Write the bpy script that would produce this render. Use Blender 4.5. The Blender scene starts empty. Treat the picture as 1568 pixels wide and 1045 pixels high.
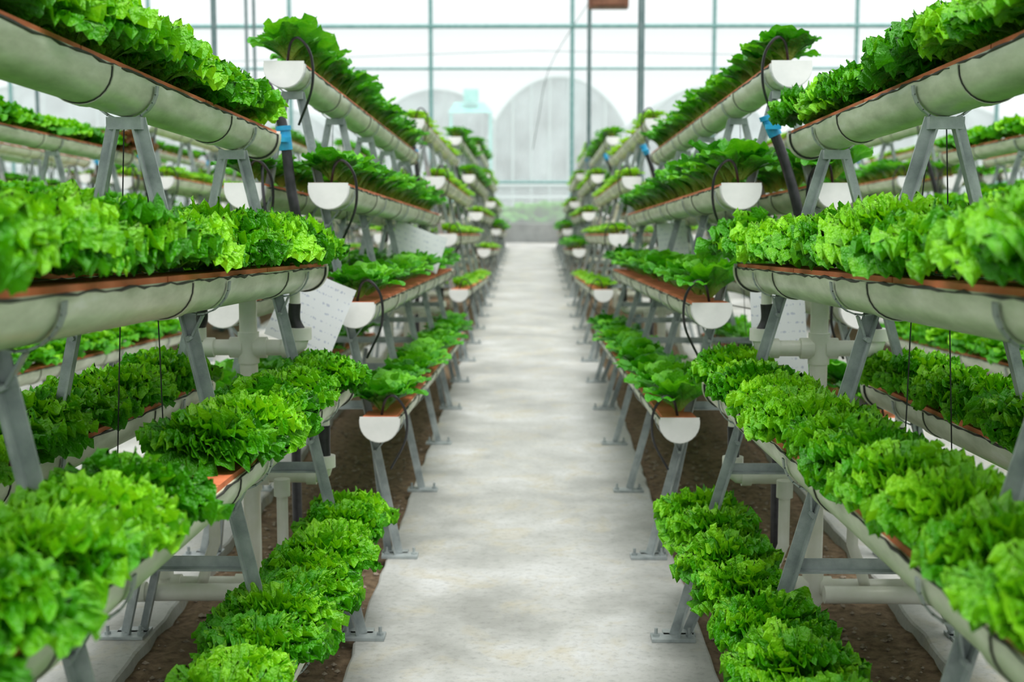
import bpy, math, numpy as np
from mathutils import Vector, Matrix
rng = np.random.default_rng(7)
S = bpy.context.scene
try:
    S.view_settings.view_transform = 'Standard'
except Exception:
    pass
COL = S.collection

# ---------------------------------------------------------------- materials
def new_mat(name):
    m = bpy.data.materials.new(name); m.use_nodes = True
    nt = m.node_tree
    for n in list(nt.nodes): nt.nodes.remove(n)
    out = nt.nodes.new('ShaderNodeOutputMaterial')
    return m, nt, out
def N(nt, t, **kw):
    n = nt.nodes.new(t)
    for k, v in kw.items():
        if k in n.inputs: n.inputs[k].default_value = v
        else: setattr(n, k, v)
    return n
def ramp(nt, stops):
    r = nt.nodes.new('ShaderNodeValToRGB')
    e = r.color_ramp.elements
    e[0].position, e[0].color = stops[0][0], (*stops[0][1], 1)
    e[1].position, e[1].color = stops[-1][0], (*stops[-1][1], 1)
    for p, c in stops[1:-1]:
        x = e.new(p); x.color = (*c, 1)
    return r
def surf(name, c1, c2, scale=5, rough=.5, metallic=0, bump=0, bscale=60, detail=6, stretch=None, lo=.35, hi=.65, c3=None):
    m, nt, out = new_mat(name)
    L = nt.links
    tc = N(nt, 'ShaderNodeTexCoord')
    mp = N(nt, 'ShaderNodeMapping')
    if stretch: mp.inputs['Scale'].default_value = stretch
    L.new(tc.outputs['Object'], mp.inputs['Vector'])
    nz = N(nt, 'ShaderNodeTexNoise', Scale=scale, Detail=detail, Roughness=.6)
    L.new(mp.outputs[0], nz.inputs['Vector'])
    st = [(lo, c1), (hi, c2)]
    if c3: st.append((min(hi+.12, 1), c3))
    r = ramp(nt, st); L.new(nz.outputs['Fac'], r.inputs[0])
    b = N(nt, 'ShaderNodeBsdfPrincipled', Roughness=rough, Metallic=metallic)
    L.new(r.outputs[0], b.inputs['Base Color'])
    if bump:
        n2 = N(nt, 'ShaderNodeTexNoise', Scale=bscale, Detail=8, Roughness=.65)
        L.new(tc.outputs['Object'], n2.inputs['Vector'])
        bp = N(nt, 'ShaderNodeBump', Strength=bump, Distance=.02)
        L.new(n2.outputs['Fac'], bp.inputs['Height']); L.new(bp.outputs[0], b.inputs['Normal'])
    L.new(b.outputs[0], out.inputs[0])
    return m

def leaf_mat(name, base, dark, mid, light, rough=.4, trans=.3):
    m, nt, out = new_mat(name); L = nt.links
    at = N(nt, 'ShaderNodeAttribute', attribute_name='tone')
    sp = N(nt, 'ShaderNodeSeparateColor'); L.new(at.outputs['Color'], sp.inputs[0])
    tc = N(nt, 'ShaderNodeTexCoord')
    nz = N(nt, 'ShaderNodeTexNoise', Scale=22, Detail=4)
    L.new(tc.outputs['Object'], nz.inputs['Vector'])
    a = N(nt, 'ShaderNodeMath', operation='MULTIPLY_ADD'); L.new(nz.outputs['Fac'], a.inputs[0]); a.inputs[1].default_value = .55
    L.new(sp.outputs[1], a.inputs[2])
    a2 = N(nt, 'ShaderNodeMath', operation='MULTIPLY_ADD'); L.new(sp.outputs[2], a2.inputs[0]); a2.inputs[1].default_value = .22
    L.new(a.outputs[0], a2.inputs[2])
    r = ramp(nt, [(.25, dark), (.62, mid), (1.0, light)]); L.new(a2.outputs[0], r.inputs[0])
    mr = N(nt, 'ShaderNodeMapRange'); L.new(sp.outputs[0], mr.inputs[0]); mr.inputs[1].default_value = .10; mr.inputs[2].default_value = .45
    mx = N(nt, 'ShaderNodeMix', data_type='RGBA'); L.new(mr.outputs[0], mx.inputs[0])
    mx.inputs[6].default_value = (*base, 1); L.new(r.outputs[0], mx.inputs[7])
    b = N(nt, 'ShaderNodeBsdfPrincipled', Roughness=rough)
    b.inputs['Specular IOR Level'].default_value = .5
    L.new(mx.outputs[2], b.inputs['Base Color'])
    n2 = N(nt, 'ShaderNodeTexNoise', Scale=100, Detail=3); L.new(tc.outputs['Object'], n2.inputs['Vector'])
    bp = N(nt, 'ShaderNodeBump', Strength=.9, Distance=.012); L.new(n2.outputs['Fac'], bp.inputs['Height']); L.new(bp.outputs[0], b.inputs['Normal'])
    tr = N(nt, 'ShaderNodeBsdfTranslucent')
    tm = N(nt, 'ShaderNodeMix', data_type='RGBA', blend_type='MULTIPLY'); tm.inputs[0].default_value = 1
    L.new(mx.outputs[2], tm.inputs[6]); tm.inputs[7].default_value = (1.4, 1.3, .4, 1)
    L.new(tm.outputs[2], tr.inputs[0])
    ms = N(nt, 'ShaderNodeMixShader'); ms.inputs[0].default_value = trans
    L.new(b.outputs[0], ms.inputs[1]); L.new(tr.outputs[0], ms.inputs[2]); L.new(ms.outputs[0], out.inputs[0])
    return m

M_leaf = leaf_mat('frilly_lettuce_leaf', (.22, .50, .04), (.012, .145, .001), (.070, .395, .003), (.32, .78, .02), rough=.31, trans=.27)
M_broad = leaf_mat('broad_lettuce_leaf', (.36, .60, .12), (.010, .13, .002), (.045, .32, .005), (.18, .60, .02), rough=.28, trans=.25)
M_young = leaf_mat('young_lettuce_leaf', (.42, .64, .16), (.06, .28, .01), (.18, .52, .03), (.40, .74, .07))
M_red = leaf_mat('wilted_leaf', (.3, .25, .12), (.06, .025, .012), (.14, .06, .03), (.2, .12, .05))
M_steel = surf('galvanised_steel', (.28, .32, .33), (.48, .53, .535), scale=14, rough=.42, metallic=.3, bump=.1)
M_pvc = surf('stained_pvc_gutter', (.46, .52, .36), (.74, .79, .62), scale=5, rough=.35, stretch=(4, 1, 4), lo=.3, hi=.6, c3=(.86, .89, .79))
M_pipe = surf('white_pvc_pipe', (.80, .82, .70), (.92, .93, .87), scale=8, rough=.35)
M_cap = surf('white_endcap', (.80, .82, .81), (.92, .93, .92), scale=8, rough=.4)
M_lid = surf('terracotta_foam_lid', (.74, .18, .06), (.90, .30, .14), scale=9, rough=.7, bump=.2, lo=.3, hi=.7)
M_dark = surf('black_sealant', (.02, .022, .02), (.05, .05, .045), scale=30, rough=.6)
M_hose = surf('black_rubber_hose', (.012, .013, .015), (.03, .03, .035), scale=30, rough=.35)
M_blue = surf('blue_valve_plastic', (.01, .26, .50), (.03, .38, .62), scale=20, rough=.35)
M_soil = surf('damp_soil', (.11, .068, .034), (.38, .27, .16), scale=26, rough=.95, bump=1.0, bscale=90, detail=12, lo=.3, hi=.72)
M_kerb = surf('grey_kerb', (.24, .26, .255), (.32, .34, .335), scale=4, rough=.8)
M_teal = surf('painted_greenhouse_tube', (.14, .31, .30), (.22, .40, .39), scale=10, rough=.5)
M_rib = surf('tunnel_rib_steel', (.36, .46, .46), (.46, .54, .54), scale=10, rough=.5)
M_col = surf('column_paint', (.10, .17, .18), (.16, .23, .24), scale=10, rough=.5)
M_box = surf('rusty_brown_box', (.14, .05, .025), (.26, .11, .06), scale=8, rough=.6)
M_rooft = surf('teal_roof_sheet', (.16, .54, .49), (.26, .62, .58), scale=4, rough=.5)
M_out = surf('pale_gravel', (.55, .56, .52), (.68, .69, .66), scale=2, rough=.9)

def conc_mat():
    m, nt, out = new_mat('concrete_path'); L = nt.links
    tc = N(nt, 'ShaderNodeTexCoord')
    n1 = N(nt, 'ShaderNodeTexNoise', Scale=1.7, Detail=8, Roughness=.62); L.new(tc.outputs['Object'], n1.inputs['Vector'])
    r1 = ramp(nt, [(.34, (.29, .295, .275)), (.50, (.42, .43, .41)), (.66, (.54, .555, .55))]); L.new(n1.outputs['Fac'], r1.inputs[0])
    n2 = N(nt, 'ShaderNodeTexNoise', Scale=3.4, Detail=6, Roughness=.7, Distortion=.6); L.new(tc.outputs['Object'], n2.inputs['Vector'])
    r2 = ramp(nt, [(.52, (0, 0, 0)), (.68, (1, 1, 1))]); L.new(n2.outputs['Fac'], r2.inputs[0])
    mx = N(nt, 'ShaderNodeMix', data_type='RGBA'); mf = N(nt, 'ShaderNodeMath', operation='MULTIPLY'); L.new(r2.outputs[0], mf.inputs[0]); mf.inputs[1].default_value = .6
    L.new(mf.outputs[0], mx.inputs[0]); L.new(r1.outputs[0], mx.inputs[6]); mx.inputs[7].default_value = (.42, .38, .26, 1)
    n3 = N(nt, 'ShaderNodeTexNoise', Scale=38, Detail=8, Roughness=.75); L.new(tc.outputs['Object'], n3.inputs['Vector'])
    r3 = ramp(nt, [(.32, (.70, .70, .70)), (.5, (1, 1, 1)), (.7, (1.0, 1.0, 1.0))]); L.new(n3.outputs['Fac'], r3.inputs[0])
    mu = N(nt, 'ShaderNodeMix', data_type='RGBA', blend_type='MULTIPLY'); mu.inputs[0].default_value = 1
    L.new(mx.outputs[2], mu.inputs[6]); L.new(r3.outputs[0], mu.inputs[7])
    b = N(nt, 'ShaderNodeBsdfPrincipled', Roughness=.6); L.new(mu.outputs[2], b.inputs['Base Color'])
    rr_ = ramp(nt, [(.4, (.38, .38, .38)), (.6, (.7, .7, .7))]); L.new(n1.outputs['Fac'], rr_.inputs[0]); L.new(rr_.outputs[0], b.inputs['Roughness'])
    bp = N(nt, 'ShaderNodeBump', Strength=.3, Distance=.01); L.new(n3.outputs['Fac'], bp.inputs['Height']); L.new(bp.outputs[0], b.inputs['Normal'])
    L.new(b.outputs[0], out.inputs[0]); return m
M_conc = conc_mat()

def film(name, col, fac, mottled=False):
    m, nt, out = new_mat(name); L = nt.links
    t = N(nt, 'ShaderNodeBsdfTransparent'); d = N(nt, 'ShaderNodeBsdfDiffuse'); tl = N(nt, 'ShaderNodeBsdfTranslucent')
    d.inputs[0].default_value = (*col, 1); tl.inputs[0].default_value = (*col, 1)
    if mottled:
        tc = N(nt, 'ShaderNodeTexCoord'); nz = N(nt, 'ShaderNodeTexNoise', Scale=.8, Detail=5); L.new(tc.outputs['Object'], nz.inputs['Vector'])
        r = ramp(nt, [(.35, tuple(c*.75 for c in col)), (.65, tuple(min(1, c*1.3) for c in col))]); L.new(nz.outputs['Fac'], r.inputs[0])
        L.new(r.outputs[0], d.inputs[0]); L.new(r.outputs[0], tl.inputs[0])
    a = N(nt, 'ShaderNodeMixShader'); a.inputs[0].default_value = .5; L.new(d.outputs[0], a.inputs[1]); L.new(tl.outputs[0], a.inputs[2])
    b = N(nt, 'ShaderNodeMixShader'); b.inputs[0].default_value = fac; L.new(t.outputs[0], b.inputs[1]); L.new(a.outputs[0], b.inputs[2])
    L.new(b.outputs[0], out.inputs[0]); return m
M_film = film('insect_net_film', (.93, .97, .98), .36)
M_dome = film('tunnel_plastic', (.47, .54, .55), .88, True)

def paper_mat():
    m, nt, out = new_mat('handwritten_paper'); L = nt.links
    tc = N(nt, 'ShaderNodeTexCoord')
    w = N(nt, 'ShaderNodeTexWave', Scale=9.0, Distortion=0); w.bands_direction = 'Z'
    L.new(tc.outputs['Object'], w.inputs['Vector'])
    mp = N(nt, 'ShaderNodeMapping'); mp.inputs['Scale'].default_value = (70, 70, 30); L.new(tc.outputs['Object'], mp.inputs[0])
    nz = N(nt, 'ShaderNodeTexNoise', Scale=1.5, Detail=2); L.new(mp.outputs[0], nz.inputs['Vector'])
    mu = N(nt, 'ShaderNodeMath', operation='MULTIPLY'); L.new(w.outputs['Fac'], mu.inputs[0]); L.new(nz.outputs['Fac'], mu.inputs[1])
    r = ramp(nt, [(.50, (.84, .88, .92)), (.58, (.55, .60, .72))]); L.new(mu.outputs[0], r.inputs[0])
    b = N(nt, 'ShaderNodeBsdfPrincipled', Roughness=.6); L.new(r.outputs[0], b.inputs['Base Color'])
    tl = N(nt, 'ShaderNodeBsdfTranslucent'); L.new(r.outputs[0], tl.inputs[0])
    ms = N(nt, 'ShaderNodeMixShader'); ms.inputs[0].default_value = .45; L.new(b.outputs[0], ms.inputs[1]); L.new(tl.outputs[0], ms.inputs[2])
    L.new(ms.outputs[0], out.inputs[0])
    return m
M_paper = paper_mat()

# ---------------------------------------------------------------- mesh builder
class MB:
    def __init__(s): s.v = []; s.f = []
    def add(s, verts, faces):
        o = len(s.v); s.v += [tuple(map(float, p)) for p in verts]; s.f += [tuple(i + o for i in f) for f in faces]
    def box(s, c, d, R=None):
        x, y, z = d[0]/2, d[1]/2, d[2]/2
        vs = [Vector(p) for p in ((-x,-y,-z),(x,-y,-z),(x,y,-z),(-x,y,-z),(-x,-y,z),(x,-y,z),(x,y,z),(-x,y,z))]
        if R is not None: vs = [R @ p for p in vs]
        s.add([p + Vector(c) for p in vs], [(0,3,2,1),(4,5,6,7),(0,1,5,4),(1,2,6,5),(2,3,7,6),(3,0,4,7)])
    def extr(s, poly, p, q, xd=(1, 0, 0)):
        p = Vector(p); q = Vector(q); z = (q - p).normalized(); x = Vector(xd); x = (x - z * x.dot(z)).normalized(); y = z.cross(x)
        n = len(poly)
        vs = [p + x*a + y*b for a, b in poly] + [q + x*a + y*b for a, b in poly]
        fs = [tuple(range(n))[::-1], tuple(range(n, 2*n))] + [(i, (i+1) % n, n + (i+1) % n, n + i) for i in range(n)]
        s.add(vs, fs)
    def angle(s, p, q, w=.036, t=.005, xd=(1, 0, 0), flip=1):
        h = w/2
        s.extr([(-h,-h*flip),(h,-h*flip),(h,(-h+t)*flip),(-h+t,(-h+t)*flip),(-h+t,h*flip),(-h,h*flip)], p, q, xd)
    def bar(s, p, q, w, t, xd=(1, 0, 0)):
        s.extr([(-w/2,-t/2),(w/2,-t/2),(w/2,t/2),(-w/2,t/2)], p, q, xd)
    def tube(s, pts, r, seg=12, caps=True):
        P = [Vector(p) for p in pts]; n = len(P)
        rr = r if hasattr(r, '__len__') else [r]*n
        T = [(P[min(i+1, n-1)] - P[max(i-1, 0)]).normalized() for i in range(n)]
        u = T[0].orthogonal().normalized(); vs = []
        for i in range(n):
            u = (u - T[i]*u.dot(T[i])).normalized(); w = T[i].cross(u)
            for k in range(seg):
                a = 2*math.pi*k/seg; vs.append(P[i] + (u*math.cos(a) + w*math.sin(a))*rr[i])
        fs = [(i*seg+k, i*seg+(k+1) % seg, (i+1)*seg+(k+1) % seg, (i+1)*seg+k) for i in range(n-1) for k in range(seg)]
        if caps: fs += [tuple(range(seg))[::-1], tuple(range((n-1)*seg, n*seg))]
        s.add(vs, fs)
    def mesh(s, name, mat, smooth=False):
        me = bpy.data.meshes.new(name); me.from_pydata(s.v, [], s.f); me.materials.append(mat)
        if smooth:
            me.polygons.foreach_set('use_smooth', [len(p.vertices) == 4 for p in me.polygons])
            try: me.set_sharp_from_angle(angle=math.radians(40))
            except Exception: pass
        me.update(); return me
def obj(name, me, parent=None, loc=(0, 0, 0)):
    o = bpy.data.objects.new(name, me); COL.objects.link(o); o.location = loc
    if parent: o.parent = parent
    return o
def smooth_path(pts, n=8):
    P = [Vector(p) for p in pts]; P = [P[0]*2-P[1]] + P + [P[-1]*2-P[-2]]; out = []
    for i in range(1, len(P)-2):
        for k in range(n):
            t = k/n; a, b, c, d = P[i-1], P[i], P[i+1], P[i+2]
            out.append(.5*((2*b)+(c-a)*t+(2*a-5*b+4*c-d)*t*t+(3*b-a-3*c+d)*t**3))
    out.append(P[-2]); return out

# ---------------------------------------------------------------- lettuce heads
def head(seed, kind, nl, nr, nph):
    g = np.random.default_rng(seed); V = []; F = []; T = []; off = 0
    hv = g.uniform(0, .2)
    hi = nph > 30
    for i in range(nl):
        t = (i + .5)/nl
        az = i*2.39996 + g.uniform(-.35, .35)
        fine = 1.0 if hi else .3
        lowf = .3; rad = .22
        if kind == 'frilly':
            Lf = (.128 + .034*t)*g.uniform(.86, 1.14); th0 = math.radians(1 + 38*t + g.uniform(-8, 8)); k = math.radians(36 + 50*t + g.uniform(-18, 26))
            pm = math.radians(g.uniform(40, 54)); W = 1.05; A = .11; nw = g.uniform(4.0, 5.2) if hi else 2.2; cup = .10
        elif kind == 'broad':
            Lf = (.135 + .075*t)*g.uniform(.85, 1.12); th0 = math.radians(2 + 28*t + g.uniform(-6, 6)); k = math.radians(12 + 54*t + g.uniform(-12, 16))
            pm = math.radians(g.uniform(34, 44)); W = .95; A = .045; nw = g.uniform(1.6, 2.4); cup = .6
        else:
            Lf = (.07 + .06*t)*g.uniform(.85, 1.15); th0 = math.radians(2 + 42*t); k = math.radians(20 + 50*t)
            pm = math.radians(46); W = 1.0; A = .07; nw = 2.0; cup = .2
        r = np.linspace(0.02, 1, nr)[:, None]**.68; ph = np.linspace(-1, 1, nph)[None, :]
        p1, p2, p3, p4 = g.uniform(0, 6.28, 4)
        w1 = ph*nw*2*math.pi*.9 + p1 + .9*np.sin(ph*3 + p2) + .3*np.sin(ph*7 + p3)
        edge = 1 + .035*np.cos(w1*.5 + 1)
        edge = edge*(1 - (.10 if kind != 'broad' else .34)*ph**2)
        R = r*(1 + (edge - 1)*r**2)
        wf = .24 + .76*np.clip(r*1.25, 0, 1)**.8
        a = R*np.cos(ph*pm*wf); b = R*np.sin(ph*pm*wf)*W
        rf = r**2.2
        d = A*rf*(np.sin(w1) + .55*fine*np.sin(w1*2.15 + p2 + r*2)*r**2 + lowf*np.sin(w1*.42 + p3))*(.7 + .3*np.abs(ph))
        d = d + .026*np.sin(a*14 + p3)*np.sin(b*15 + p1)*r + .022*fine*np.sin(a*26 + p1 + 2*np.sin(b*9+p4))*np.sin(b*24 + p2 + 2*np.sin(a*8))*r
        d = d + cup*b**2*.5
        a = a + A*rad*rf*np.cos(w1*1.05 + p3) + .012*fine*rf*np.sin(w1*2.4 + p1)
        b = b + A*.42*rf*np.cos(w1 + .6)
        th = th0 + k*a
        cx = (math.cos(th0) - np.cos(th))/k; cz = (np.sin(th) - math.sin(th0))/k
        X = cx - np.cos(th)*d; Z = cz + np.sin(th)*d; Y = b
        tw = g.uniform(-.4, .4); Y = Y + tw*X*.5
        X, Y, Z = X*Lf + .010*t, Y*Lf, Z*Lf
        ca, sa = math.cos(az), math.sin(az)
        P = np.stack([X*ca - Y*sa, X*sa + Y*ca, Z + .004], -1).reshape(-1, 3)
        lt = g.uniform(0, .32)
        rt = np.broadcast_to(r, (nr, nph))
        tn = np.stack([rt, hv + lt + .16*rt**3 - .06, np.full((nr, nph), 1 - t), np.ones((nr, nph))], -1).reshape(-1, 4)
        idx = np.arange(nr*nph).reshape(nr, nph) + off
        q = np.stack([idx[:-1, :-1], idx[:-1, 1:], idx[1:, 1:], idx[1:, :-1]], -1).reshape(-1, 4)
        V.append(P); F.append(q); T.append(tn); off += nr*nph
    return np.concatenate(V), np.concatenate(F), np.concatenate(T)

HEADS = {
 ('frilly', 1): [head(10+i, 'frilly', 34, 9, 60) for i in range(6)],
 ('frilly', 0): [head(30+i, 'frilly', 18, 5, 18) for i in range(4)],
 ('broad', 1): [head(50+i, 'broad', 20, 8, 20) for i in range(5)],
 ('broad', 0): [head(70+i, 'broad', 14, 5, 10) for i in range(4)],
 ('young', 0): [head(90+i, 'young', 12, 4, 10) for i in range(4)],
}
MATS = {'frilly': M_leaf, 'broad': M_broad, 'young': M_young}
GL = 5.6
def row_mesh(kind, lod, seed, spacing=.235, scale=1.0, skips=(), jit=.13, y0=.1, y1=GL-.10, mat=None, missing=0.0, zs=1.0):
    g = np.random.default_rng(seed); V = []; F = []; T = []; off = 0
    y = y0
    while y < y1:
        if not any(a < y < b for a, b in skips) and g.random() >= missing:
            v, f, t = HEADS[(kind, lod)][g.integers(len(HEADS[(kind, lod)]))]
            az = g.uniform(0, 6.28); s = scale*g.uniform(1-jit, 1+jit); ca, sa = math.cos(az)*s, math.sin(az)*s
            p = np.empty_like(v); p[:, 0] = v[:, 0]*ca - v[:, 1]*sa + g.uniform(-.012, .012); p[:, 1] = v[:, 0]*sa + v[:, 1]*ca + y + g.uniform(-.02, .02); p[:, 2] = v[:, 2]*s*g.uniform(.92, 1.12)*zs
            lx, ly = g.uniform(-.14, .14, 2); p[:, 0] += p[:, 2]*lx; p[:, 1] += p[:, 2]*ly
            t2 = t.copy(); t2[:, 1] += g.uniform(-.14, .14)
            V.append(p); F.append(f + off); T.append(t2); off += len(v)
        y += spacing*g.uniform(.93, 1.07)
    V = np.concatenate(V).astype(np.float32); F = np.concatenate(F).astype(np.int32); T = np.concatenate(T).astype(np.float32)
    me = bpy.data.meshes.new('lettuce_row_' + kind)
    me.vertices.add(len(V)); me.vertices.foreach_set('co', V.ravel())
    me.loops.add(F.size); me.loops.foreach_set('vertex_index', F.ravel())
    me.polygons.add(len(F)); me.polygons.foreach_set('loop_start', np.arange(len(F), dtype=np.int32)*4)
    try: me.polygons.foreach_set('loop_total', np.full(len(F), 4, dtype=np.int32))
    except Exception: pass
    me.update(calc_edges=True)
    me.polygons.foreach_set('use_smooth', np.ones(len(F), dtype=bool))
    at = me.attributes.new('tone', 'FLOAT_COLOR', 'POINT'); at.data.foreach_set('color', T.ravel())
    me.materials.append(mat or MATS[kind]); me.update()
    return me

# ---------------------------------------------------------------- rack geometry
LEV0 = [2.00, 1.53, 1.06, .60]
DR = [.28, .29, .25, .30]
def gz_(l, y): return LEV0[l] - DR[l]*y/GL
FR = [.18 + 1.24*i for i in range(5)]
R = .073
def apexz(y): return gz_(0, y) - R - .004
def legx(z, y, foot): return .025 + (foot - .025)*(1 - z/apexz(y))
LX = {.41: [0, .165, .262, .355], .51: [0, .185, .292, .412]}
def lev_x(l, y, foot): return LX[foot][l]
def gut_ends(l, sg, foot):
    return (Vector((sg*lev_x(l, 0, foot), 0, LEV0[l])), Vector((sg*lev_x(l, GL, foot), GL, LEV0[l] - DR[l])))
GUTS = [(0, 1), (1, 1), (2, 1), (3, 1), (1, -1), (2, -1), (3, -1)]

def build_rack_meshes(foot, side):
    fr, gu, li, da, ho, bl, pi, ca, bo = (MB() for _ in range(9))
    na = 14
    for (l, sg) in GUTS:
        p, q = gut_ends(l, sg, foot); ax = (q - p).normalized()
        def shell(ro, ri, A, B, b, up=.0):
            po = [(-ro, up)] + [(-ro*math.cos(math.pi*k/na), -ro*math.sin(math.pi*k/na)) for k in range(na+1)] + [(ro, up)]
            pn = [(ri, up)] + [(ri*math.cos(math.pi*k/na), -ri*math.sin(math.pi*k/na)) for k in range(na+1)] + [(-ri, up)]
            xh = Vector((1, 0, 0)); xh = (xh - ax*xh.dot(ax)).normalized(); zh = xh.cross(ax); zh = zh if zh.z > 0 else -zh
            m = len(po); ring = po + pn
            n = len(ring); vs = [A + xh*a + zh*c for a, c in ring] + [B + xh*a + zh*c for a, c in ring]
            fs = [(i, (i+1) % n, n+(i+1) % n, n+i) for i in range(n)]
            for i in range(m-1):
                fs.append((i, i+1, n-2-i, n-1-i)); fs.append((n+i, n+i+1, n+n-2-i, n+n-1-i))
            b.add(vs, fs)
        shell(R, R-.005, p, q, gu, .013)
        for k in range(1, 5):
            c = p + (q-p)*((FR[k]-.32)/GL)
            shell(R+.005, R+.0005, c-ax*.028, c+ax*.028, gu, .010)
            shell(R+.003, R+.0005, c-ax*.031, c-ax*.028, da, .006)
        for s2 in (-1, 1):
            n = 110; pts = []
            for k in range(n+1):
                t = k/n; w = rng.uniform(-.003, .003)
                pts.append(p + (q-p)*t + Vector((s2*(R+.0008), 0, .010 + w)))
            da.tube(pts, [.0030*rng.uniform(.3, 1.6) for _ in pts], 5)
        nseg = 5
        for k in range(nseg):
            a = p + (q-p)*((k+.004)/nseg); b = p + (q-p)*((k+.996)/nseg)
            a = a + Vector((0, 0, .014)); b = b + Vector((0, 0, .014))
            li.bar(a, b, 2*R-.012, .022)
        for e, d in ((p, -1), (q, 1)):
            pc = [(-(R+.005), .024)] + [(-(R+.005)*math.cos(math.pi*k/na), -(R+.005)*math.sin(math.pi*k/na)) for k in range(na+1)] + [((R+.005), .024)]
            xh = Vector((1, 0, 0)); zh = Vector((0, 0, 1)); n = len(pc)
            A = e + ax*d*.001; B = e + ax*d*.012
            vs = [A + xh*a + zh*c for a, c in pc] + [B + xh*a + zh*c for a, c in pc]
            ca.add(vs, [(i, (i+1) % n, n+(i+1) % n, n+i) for i in range(n)] + [tuple(range(n)), tuple(range(n, 2*n))])
            ro = R+.008
            shell(ro, R+.001, e - ax*d*.03, e + ax*d*.012, gu, .014) if d > 0 else shell(ro, R+.001, e - ax*d*.03, e + ax*d*.004, ca, .014)
            if d > 0: shell(ro-.001, R+.001, e - ax*d*.034, e - ax*d*.030, da, .010)
        top = p + Vector((0, .06, .024))
        ho.tube(smooth_path([top + Vector((.0, 0, -.015)), top + Vector((.025, -.05, .07)), top + Vector((.065, -.08, .085)), top + Vector((.105, -.06, .02)), top + Vector((.10, -.02, -.10)), top+Vector((.03, .08, -.24))], 6), .0055, 6)
    for fi, y in enumerate(FR):
        H = apexz(y)
        for sg in (-1, 1):
            a = Vector((sg*.030, y, H)); f = Vector((sg*foot, y, .012))
            fr.angle(f, a, w=.033, t=.006, xd=(0, -1, 0), flip=sg)
            bo.box((sg*(foot+.005), y, .006), (.15, .075, .010))
            for bx in (-.055, .058):
                bo.tube([(sg*(foot+.005)+bx, y, .010), (sg*(foot+.005)+bx, y, .040)], .006, 8)
                bo.tube([(sg*(foot+.005)+bx, y, .010), (sg*(foot+.005)+bx, y, .020)], .012, 6)
        for (l, sg) in GUTS:
            cz = gz_(l, y); cx = sg*lev_x(l, y, foot)
            n = 12; rr = R + .008
            ring = [(cx - rr*math.cos(math.pi*k/n), y, cz - rr*math.sin(math.pi*k/n)) for k in range(n+1)]
            for k in range(n):
                A = Vector(ring[k]); B = Vector(ring[k+1]); m = (B-A).normalized()
                fr.bar(A - m*.001, B + m*.001, .022, .004, xd=(0, 1, 0))
            if l:
                z2 = cz - R - .012
                lx = sg*legx(z2 - .05, y, foot)
                fr.bar((lx, y+.012, z2-.06), (cx+sg*.01, y+.012, z2), .028, .005, xd=(0, 1, 0))
                bo.tube([(lx, y-.026, z2-.055), (lx, y+.026, z2-.055)], .007, 6)
        fr.box((0, y, H-.012), (.085, .034, .03))
        zc = .64 - .05*y/GL
        fr.angle((-legx(zc, y, foot), y+.022, zc), (legx(zc, y, foot), y+.022, zc), w=.032, t=.005, xd=(0, 0, 1))
        if fi in (3, 4, 0):
            for sg in (-1, 1):
                z1 = gz_(3, y)-R
                fr.angle((sg*(foot-.05), y+.05, .012), (sg*(lev_x(3, y, foot)-.05), y+.05, z1), w=.03, t=.005, xd=(0, -1, 0), flip=sg)
                bo.box((sg*(foot-.02), y+.05, .006), (.11, .06, .010))
    for y in (FR[3]+.06, FR[1]+.07):
        for sg in (-1, 1):
            ho.tube(smooth_path([(sg*.02, y, apexz(y)), (sg*.045, y+.01, 1.3), (sg*.06, y-.01, .9), (sg*.075, y+.02, .78)]), .0018, 5)
    ho.tube([(0, .2, 1.02), (.005, 2, .90), (0, 3.6, .84), (0, 5.14, .78)], .003, 5)
    # drainage plumbing near the low end
    y = 5.34; pr = .031
    pi.tube([(0, y, -.04), (0, y, 1.20)], pr, 20)
    pi.tube([(0, y, 1.17), (0, y, 1.215)], pr+.006, 20)
    def collar(a, b): pi.tube([a, b], pr+.006, 20)
    for zc, xo, lv in ((.985, lev_x(1, y, foot)+.02, 1), (.53, lev_x(2, y, foot)+.0, 2), (.13, lev_x(3, y, foot)-.03, 3)):
        collar((0, y, zc-.055), (0, y, zc+.055))
        for sg in (-1, 1):
            e = sg*xo
            collar((sg*.02, y, zc), (sg*.065, y, zc))
            bend = [(e-sg*.035, y, zc), (e-sg*.02, y, zc+.002), (e-sg*.006, y, zc+.012), (e, y, zc+.035)]
            pi.tube([(sg*.05, y, zc)] + bend, pr-.003, 18)
            pi.tube([(e-sg*.065, y, zc), (e-sg*.03, y, zc)], pr+.004, 18)
            pi.tube([(e, y, zc+.028), (e, y, zc+.07)], pr+.006, 20)
            gz = gz_(lv, y) - R
            gx = sg*lev_x(lv, y, foot)
            if lv < 3:
                pi.tube([(gx, y, gz+.005), (gx, y, gz-.05)], .019, 14)
                ho.tube(smooth_path([(gx, y, gz-.04), (gx-sg*.002, y, (gz+zc)/2), (e, y, zc+.05)]), .0215, 12)
            else:
                pi.tube([(gx, y, gz+.005), (gx, y, zc+.09), (e, y, zc+.05)], .017, 14)
    for sg in (-1, 1):
        pi.tube([(sg*.12, y-.07, .50), (sg*.12, y-.07, .30), (sg*.15, y-.07, .22), (sg*.18, y-.02, .14)], .020, 14)
        pi.tube([(sg*.12, y-.07, .47), (sg*.12, y-.07, .53)], .029, 14)
    # outlet run lying low beside the next path
    pi.tube(smooth_path([(-.02, y-.10, .13), (-.20, y-.10, .13), (-.40, y-.10, .13), (-.455, y-.10, .15), (-.47, y-.10, .21), (-.47, y-.10, .25)], 6), pr, 18)
    pi.tube([(-.47, y-.10, .225), (-.47, y-.10, .262)], pr+.006, 18)
    pi.tube([(-.36, y-.10, .13), (-.41, y-.10, .13)], pr+.005, 18)
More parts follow.
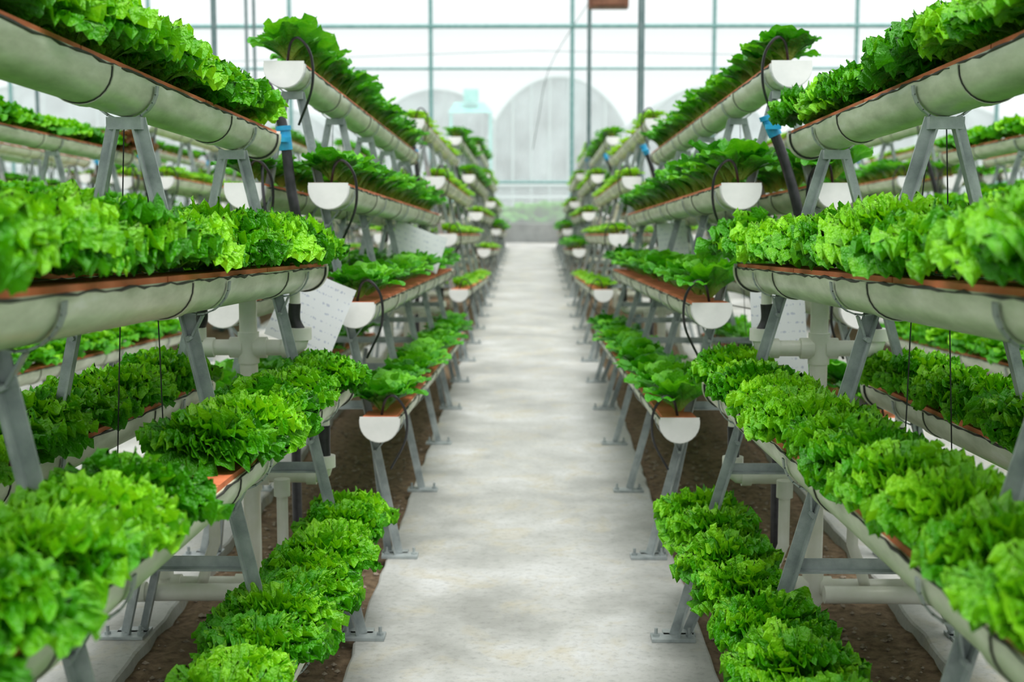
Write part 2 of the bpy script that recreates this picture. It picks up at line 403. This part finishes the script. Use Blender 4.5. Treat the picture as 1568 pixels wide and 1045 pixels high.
    if side == 'L':
        hp = [(-.09, .06, 1.86), (-.065, -.05, 1.93), (-.02, -.08, 1.85), (.01, -.085, 1.74), (.03, -.085, 1.55), (.05, -.07, 1.40), (.04, .05, 1.22), (.03, .10, .9), (0, .12, .5), (0, .12, .0)]
        v0 = (.008, -.085, 1.76); v1 = (.016, -.085, 1.68)
    else:
        hp = [(.095, -.085, 1.79), (.075, -.085, 1.745), (.02, -.085, 1.60), (-.03, -.075, 1.42), (-.05, .0, 1.25), (-.04, .10, .9), (0, .12, .5), (0, .12, .0)]
        v0 = (.10, -.085, 1.80); v1 = (.07, -.085, 1.735)
    ho.tube(smooth_path(hp), .020, 12)
    bl.tube([v0, v1], .026, 14)
    bl.tube([(v0[0], v0[1], v0[2]-.005), (v0[0]+(v0[0]-v1[0])*.2, v0[1], v0[2]+.012)], .030, 14)
    bl.box(((v0[0]+v1[0])/2, v0[1]-.034, (v0[2]+v1[2])/2), (.06, .012, .018))
    bl.tube([((v0[0]+v1[0])/2, v0[1], (v0[2]+v1[2])/2), ((v0[0]+v1[0])/2, v0[1]-.034, (v0[2]+v1[2])/2)], .009, 8)
    ho.tube(smooth_path([(-.10, .03, 1.62), (-.085, -.03, 1.5), (-.06, -.02, 1.3), (-.03, .05, 1.1)]), .006, 8)
    return [('frame', fr.mesh('rack_frame', M_steel)), ('gutters', gu.mesh('rack_gutters', M_pvc, True)), ('planting_lids', li.mesh('rack_lids', M_lid)),
            ('sealant', da.mesh('rack_sealant', M_dark, True)), ('hoses', ho.mesh('rack_hoses', M_hose, True)), ('valve', bl.mesh('rack_valve', M_blue, True)),
            ('drain_pipes', pi.mesh('rack_pipes', M_pipe, True)), ('end_caps', ca.mesh('rack_caps', M_cap)), ('foot_plates', bo.mesh('rack_feet', M_steel))]
RM = {'L': build_rack_meshes(.41, 'L'), 'R': build_rack_meshes(.51, 'R')}
FOOT = {'L': .41, 'R': .51}

# row mesh library
F1 = [row_mesh('frilly', 1, 100+i, zs=z, scale=s) for i, (z, s) in enumerate(((1.0, 1.0), (.95, .96)))]        # L1
F2 = [row_mesh('frilly', 1, 104+i, zs=1.08, scale=1.04) for i in range(2)]                                      # L2
F1_l3 = row_mesh('frilly', 1, 111, skips=((3.02, 3.42),), zs=.95)
F1_r3 = row_mesh('frilly', 1, 112, spacing=.27, zs=1.0)
F1_l4 = row_mesh('frilly', 1, 114, zs=1.0)
F1_r4 = row_mesh('frilly', 1, 113, spacing=.38, scale=1.02, zs=1.05)
F0 = [row_mesh('frilly', 0, 120+i) for i in range(3)]
B1 = [row_mesh('broad', 1, 130+i, spacing=.24) for i in range(4)]
B0 = [row_mesh('broad', 0, 140+i, spacing=.26) for i in range(3)]
Y0 = [row_mesh('young', 0, 150+i, spacing=.24, missing=.08) for i in range(3)]
Y1 = [row_mesh('young', 0, 160+i, spacing=.24, missing=.35) for i in range(2)]

STARTS = [-.40, 5.60, 11.75, 17.9, 24.05]
ROWS = [('L', -.965, 0), ('R', 1.0, 0), ('L', -3.2, 1), ('R', 3.25, 1), ('L', -5.45, 2), ('R', 5.5, 2), ('L', -7.7, 3), ('R', 7.75, 3), ('L', -9.95, 4), ('R', 10.0, 4)]
rr = np.random.default_rng(3)
def pick(lst): return lst[int(rr.integers(len(lst)))]
for side, ax0, ri in ROWS:
    inner = 1 if side == 'L' else -1      # x direction toward the centre path
    for si, sy in enumerate(STARTS):
        ax = ax0 - (.03 if (side == 'L' and si == 0) else 0)
        e = bpy.data.objects.new('hydroponic_rack', None); COL.objects.link(e); e.location = (ax, sy, 0)
        for nm, me in RM[side]:
            o = obj(nm, me, e)
            if side == 'R' : o.scale.x = -1
        le = bpy.data.objects.new('lettuce_crop', None); COL.objects.link(le); le.location = (ax, sy, 0)
        for gi, (l, sg) in enumerate(GUTS):
            front = (sg > 0)
            if ri == 0 and si == 0:
                k = 0 if side == 'L' else 1
                if l == 0: me = F1[k]
                elif l == 1: me = F2[k if front else 1-k]
                elif l == 2: me = (F1_l3 if side == 'L' else F1_r3) if front else F1_l4
                else: me = (F1_l4 if side == 'L' else F1_r4) if front else F1[k]
            elif ri == 0 and si == 1: me = pick(B1)
            elif ri == 0 and si == 2: me = pick(Y1) if l == 0 else pick(Y0)
            elif ri == 0: me = pick(B0 + Y0)
            elif si <= 1: me = pick(F0)
            else: me = pick(F0 + Y0 + B0)
            p, q = gut_ends(l, sg*inner, FOOT[side]); d = q - p
            o = obj('lettuce_row_%d' % (gi+1), me, le, p + Vector((0, 0, .024)))
            o.rotation_euler = (math.atan2(d.z, d.y), 0, -math.atan2(d.x, d.y))

# wilted brown lettuce at the end of the neighbouring rack
v, f, t = head(501, 'frilly', 26, 8, 34)
me = bpy.data.meshes.new('wilted_lettuce'); me.from_pydata((v*1.5).tolist(), [], f.tolist())
at = me.attributes.new('tone', 'FLOAT_COLOR', 'POINT'); at.data.foreach_set('color', t.astype(np.float32).ravel()); me.materials.append(M_red)
me.polygons.foreach_set('use_smooth', np.ones(len(f), dtype=bool))
o = obj('wilted_lettuce', me); o.location = (-3.14, 10.98, 1.73)

# paper record sheets
def sheet(cx, cy, cz, w, h, rot):
    b = MB(); nx, ny = 8, 8
    vs = []
    for j in range(ny+1):
        for i in range(nx+1):
            u = i/nx-.5; v = j/ny-.5
            vs.append((u*w, .03*math.sin(u*3+v*2)+.02*v*v, v*h))
    fs = [(j*(nx+1)+i, j*(nx+1)+i+1, (j+1)*(nx+1)+i+1, (j+1)*(nx+1)+i) for j in range(ny) for i in range(nx)]
    b.add(vs, fs)
    o = obj('record_sheet', b.mesh('sheet', M_paper, True)); o.location = (cx, cy, cz); o.rotation_euler = rot
sheet(-.855, 5.46, 1.06, .27, .30, (math.radians(-12), math.radians(24), math.radians(12)))
sheet(.95, 5.46, 1.00, .20, .40, (math.radians(-8), math.radians(-6), math.radians(-20)))
sheet(-.72, 8.9, 1.13, .34, .24, (math.radians(-12), math.radians(20), math.radians(10)))
sheet(.90, 9.1, 1.12, .18, .32, (math.radians(-8), math.radians(-10), math.radians(-20)))

# ---------------------------------------------------------------- ground
def slab(name, x0, x1, y0, y1, z0, z1, mat, ragged=0):
    n = int((y1-y0)/.12); vs = []; fs = []
    g = np.random.default_rng(int(abs(x0)*100)+5)
    for k in range(n+1):
        y = y0 + (y1-y0)*k/n
        a = x0 + g.uniform(-ragged, ragged); b = x1 + g.uniform(-ragged, ragged)
        vs += [(a-.01, y, z0), (a, y, z1-.006), (a+.008, y, z1), (b-.008, y, z1), (b, y, z1-.006), (b+.01, y, z0)]
    for k in range(n):
        for i in range(5): fs.append((k*6+i, k*6+i+1, (k+1)*6+i+1, (k+1)*6+i))
    b = MB(); b.add(vs, fs); me = b.mesh(name, mat)
    return obj(name, me)
slab('floor', -.605, .595, -3, 32, -.06, 0, M_conc, .008)
for a, b in ((-2.85, -1.32), (1.36, 2.85), (-5.1, -3.55), (3.65, 5.1), (-7.35, -5.8), (5.9, 7.35), (-9.6, -8.05), (8.15, 9.6)):
    slab('concrete_path', a, b, -3, 32, -.06, 0, M_conc, .008)
def soil():
    nx, ny = 300, 330; xs = np.linspace(-14, 14, nx)
    xs = np.sign(xs)*np.abs(xs/14)**1.8*13.1
    t = np.linspace(0, 1, ny); ys = -3 + 35*t**1.6
    X, Y = np.meshgrid(xs, ys); g = np.random.default_rng(2)
    Z = -.045 + g.uniform(-.010, .012, X.shape) + .01*np.sin(X*7+Y*3)*np.sin(Y*5)
    V = np.stack([X, Y, Z], -1).reshape(-1, 3)
    idx = np.arange(nx*ny).reshape(ny, nx)
    F = np.stack([idx[:-1, :-1], idx[:-1, 1:], idx[1:, 1:], idx[1:, :-1]], -1).reshape(-1, 4)
    me = bpy.data.meshes.new('soil'); me.from_pydata(V.tolist(), [], F.tolist()); me.materials.append(M_soil)
    me.polygons.foreach_set('use_smooth', np.ones(len(F), dtype=bool))
    return obj('soil_ground', me)
soil()
b = MB(); g = np.random.default_rng(9)
for i in range(2500):
    sd = g.choice([-1, 1]); x = sd*g.uniform(.63, 1.3); y = g.uniform(1.5, 9); s = g.uniform(.004, .013)
    P = [(1,0,0),(-1,0,0),(0,1,0),(0,-1,0),(0,0,1),(0,0,-1)]
    P = [(x+p[0]*s*g.uniform(.7,1.3), y+p[1]*s*g.uniform(.7,1.3), -.036+p[2]*s*.7) for p in P]
    b.add(P, [(0,2,4),(2,1,4),(1,3,4),(3,0,4),(2,0,5),(1,2,5),(3,1,5),(0,3,5)])
obj('gravel_pebbles', b.mesh('pebbles', surf('pebble', (.14,.11,.08), (.38,.32,.25), scale=30, rough=.9)))
b = MB(); b.box((0, 60, -.2), (160, 130, .2)); obj('outside_ground', b.mesh('outside', M_out))

# ---------------------------------------------------------------- greenhouse
WY = 32.2
b = MB(); b.box((0, WY, .17), (27, .2, .50)); obj('kerb', b.mesh('kerb', M_kerb))
g_ = bpy.data.objects.new('steel_support_frame', None); COL.objects.link(g_)
b = MB()
for k in range(-4, 5):
    x = .88 + 3.15*k; b.tube([(x, WY, .4), (x, WY, 6.2)], .045, 10)
for z, r in ((4.80, .05), (3.87, .03), (1.35, .03), (6.2, .05)):
    b.tube([(-13.2, WY, z), (13.2, WY, z)], r, 8)
for sx in (-13.2, 13.2):
    for z, r in ((4.80, .05), (3.3, .03), (6.2, .05), (1.2, .03)):
        b.tube([(sx, -3, z), (sx, WY, z)], r, 8)
    for k in range(9): b.tube([(sx, -3+4.4*k, -.05), (sx, -3+4.4*k, 6.2)], .045, 8)
obj('wall_tubes', b.mesh('tubes', M_teal, True), g_)
b = MB()
for x, y, r in ((1.07, 14.3, .034), (-3.2, 14.5, .028), (7.6, 20.5, .03), (-7.6, 22, .03), (.93, 23.8, .035), (-5.35, 27, .03), (-4.3, 22.3, .025)):
    b.tube([(x, y, -.05), (x, y, 6.25)], r, 12); b.box((x, y, .0), (.16, .16, .02))
obj('columns', b.mesh('cols', M_col, True), g_)
b = MB()
for y in (2, 8.2, 14.4, 20.6, 26.8, WY):
    for cx in (-8.8, 0, 8.8):
        b.tube([(cx+4.4*math.cos(a), y, 6.2+1.9*math.sin(a)) for a in np.linspace(0, math.pi, 25)], .03, 8)
    b.tube([(-13.2, y, 6.2), (13.2, y, 6.2)], .035, 8)
obj('roof_arches', b.mesh('arches', M_teal, True), g_)
b = MB()
b.tube(smooth_path([(.95, 23.8, 4.4), (.3, 25, 3.4), (.1, 26, 2.5), (.0, 27, 2.0)]), .006, 5)
b.tube([(-13, 26, 4.1), (-6, 26, 3.55), (0, 26, 3.75), (13, 26, 3.5)], .006, 5)
obj('support_wires', b.mesh('wires', M_col, True), g_)
b = MB(); b.add([(-13.2, WY+.06, .42), (13.2, WY+.06, .42), (13.2, WY+.06, 6.2), (-13.2, WY+.06, 6.2)], [(0, 1, 2, 3)])
obj('wall_back', b.mesh('net', M_film))
for nm, sx in (('wall_left', -13.26), ('wall_right', 13.26)):
    b = MB(); b.add([(sx, -3, -.05), (sx, WY, -.05), (sx, WY, 6.2), (sx, -3, 6.2)], [(0, 1, 2, 3)])
    obj(nm, b.mesh('net', M_film))
b = MB(); bx, by, bz = 1.19, 22.9, 4.30
b.box((bx, by, bz), (.62, .40, .30)); b.box((bx, by, bz+.165), (.68, .46, .03)); b.box((bx, by-.21, bz-.02), (.5, .02, .2))
b.tube([(bx-.2, by, bz+.15), (bx-.2, by, 6.2)], .015, 8); b.tube([(bx+.2, by, bz+.15), (bx+.2, by, 6.2)], .015, 8)
obj('hanging_heater_box', b.mesh('box', M_box))

def tunnel(cx, y0, w, h, wall, length):
    e = bpy.data.objects.new('distant_greenhouse', None); COL.objects.link(e)
    b = MB(); n = 24; prof = [(-w/2, -.1), (-w/2, wall)] + [(-w/2*math.cos(math.pi*k/n), wall+(h-wall)*math.sin(math.pi*k/n)) for k in range(1, n)] + [(w/2, wall), (w/2, -.1)]
    m = len(prof); vs = [(cx+a, y0, z) for a, z in prof] + [(cx+a, y0+length, z) for a, z in prof]
    b.add(vs, [(i, i+1, m+i+1, m+i) for i in range(m-1)] + [tuple(range(m)), tuple(range(m, 2*m))])
    obj('skin', b.mesh('tun', M_dome), e)
    b = MB()
    for yy in np.linspace(y0, y0+length, 5): b.tube([(cx+a, yy, z) for a, z in prof], .06, 6)
    for xx in np.linspace(-w/2+.6, w/2-.6, 8):
        zz = wall+(h-wall)*math.sqrt(max(0, 1-(2*xx/w)**2)); b.tube([(cx+xx, y0-.02, -.1), (cx+xx, y0-.02, zz)], .05, 6)
    b.tube([(cx-w/2, y0-.02, wall), (cx+w/2, y0-.02, wall)], .06, 6)
    b.tube([(cx-w/2, y0-.02, wall*.5), (cx+w/2, y0-.02, wall*.5)], .06, 6)
    obj('ribs', b.mesh('ribs', M_rib, True), e)
tunnel(1.1, 60, 6.6, 5.5, 1.0, 14)
tunnel(-4.3, 64, 7.0, 5.2, 1.0, 14)
tunnel(7.4, 62, 6.6, 5.2, 1.0, 14)
tunnel(-21, 60, 9, 5.2, 1.8, 14)
tunnel(-12.5, 66, 8, 4.6, 1.8, 14)
tunnel(17, 62, 9, 4.6, 1.8, 14)
b = MB()
b.add([(-3.4, 58, 3.95), (-1.6, 58, 3.95), (-2.0, 59, 4.4), (-3.2, 59, 4.4)], [(0, 1, 2, 3)])
b.box((-2.5, 58.5, 4.65), (.6, .4, .5))
for x in (-3.3, -1.7): b.tube([(x, 58.1, -.1), (x, 58.1, 3.95)], .06, 8)
obj('open_shed', b.mesh('shed', M_rooft))
for x, y, s in ((.2, 40, 7), (-.6, 41, 6), (.9, 42, 7), (4, 42, 6), (-5, 42, 6)):
    v, f, t = HEADS[('frilly', 0)][0]
    me = bpy.data.meshes.new('shrub'); me.from_pydata((v*s).tolist(), [], f.tolist())
    at = me.attributes.new('tone', 'FLOAT_COLOR', 'POINT'); at.data.foreach_set('color', t.astype(np.float32).ravel()); me.materials.append(M_broad)
    o = obj('leafy_shrub', me); o.location = (x, y, -.1)

# ---------------------------------------------------------------- light, world, camera
w = bpy.data.worlds.new('overcast_sky'); S.world = w; w.use_nodes = True
nt = w.node_tree; bg = nt.nodes['Background']
tc = nt.nodes.new('ShaderNodeTexCoord'); sx = nt.nodes.new('ShaderNodeSeparateXYZ'); nt.links.new(tc.outputs['Generated'], sx.inputs[0])
cr = ramp(nt, [(0, (.82, .88, .90)), (.35, (1, 1, 1)), (1, (1, 1, 1))]); nt.links.new(sx.outputs['Z'], cr.inputs[0]); nt.links.new(cr.outputs[0], bg.inputs[0])
bg.inputs[1].default_value = 1.2
sd = bpy.data.lights.new('sun', 'SUN'); sd.energy = 3.5; sd.angle = math.radians(32); sd.color = (1, .985, .95)
so = bpy.data.objects.new('sun', sd); COL.objects.link(so); so.location = (3, 6, 12)
so.rotation_euler = Vector((-.10, .32, -1)).to_track_quat('-Z', 'Y').to_euler()

cd = bpy.data.cameras.new('camera'); cam = bpy.data.objects.new('camera', cd); COL.objects.link(cam)
cd.lens = 50; cd.sensor_width = 36; cd.clip_end = 500; cd.clip_start = .05
cam.location = (0, 0, 1.6); cam.rotation_euler = (math.radians(90-6.82), 0, math.radians(.82))
cd.dof.use_dof = True; cd.dof.focus_distance = 3.8; cd.dof.aperture_fstop = 3.8
S.camera = cam
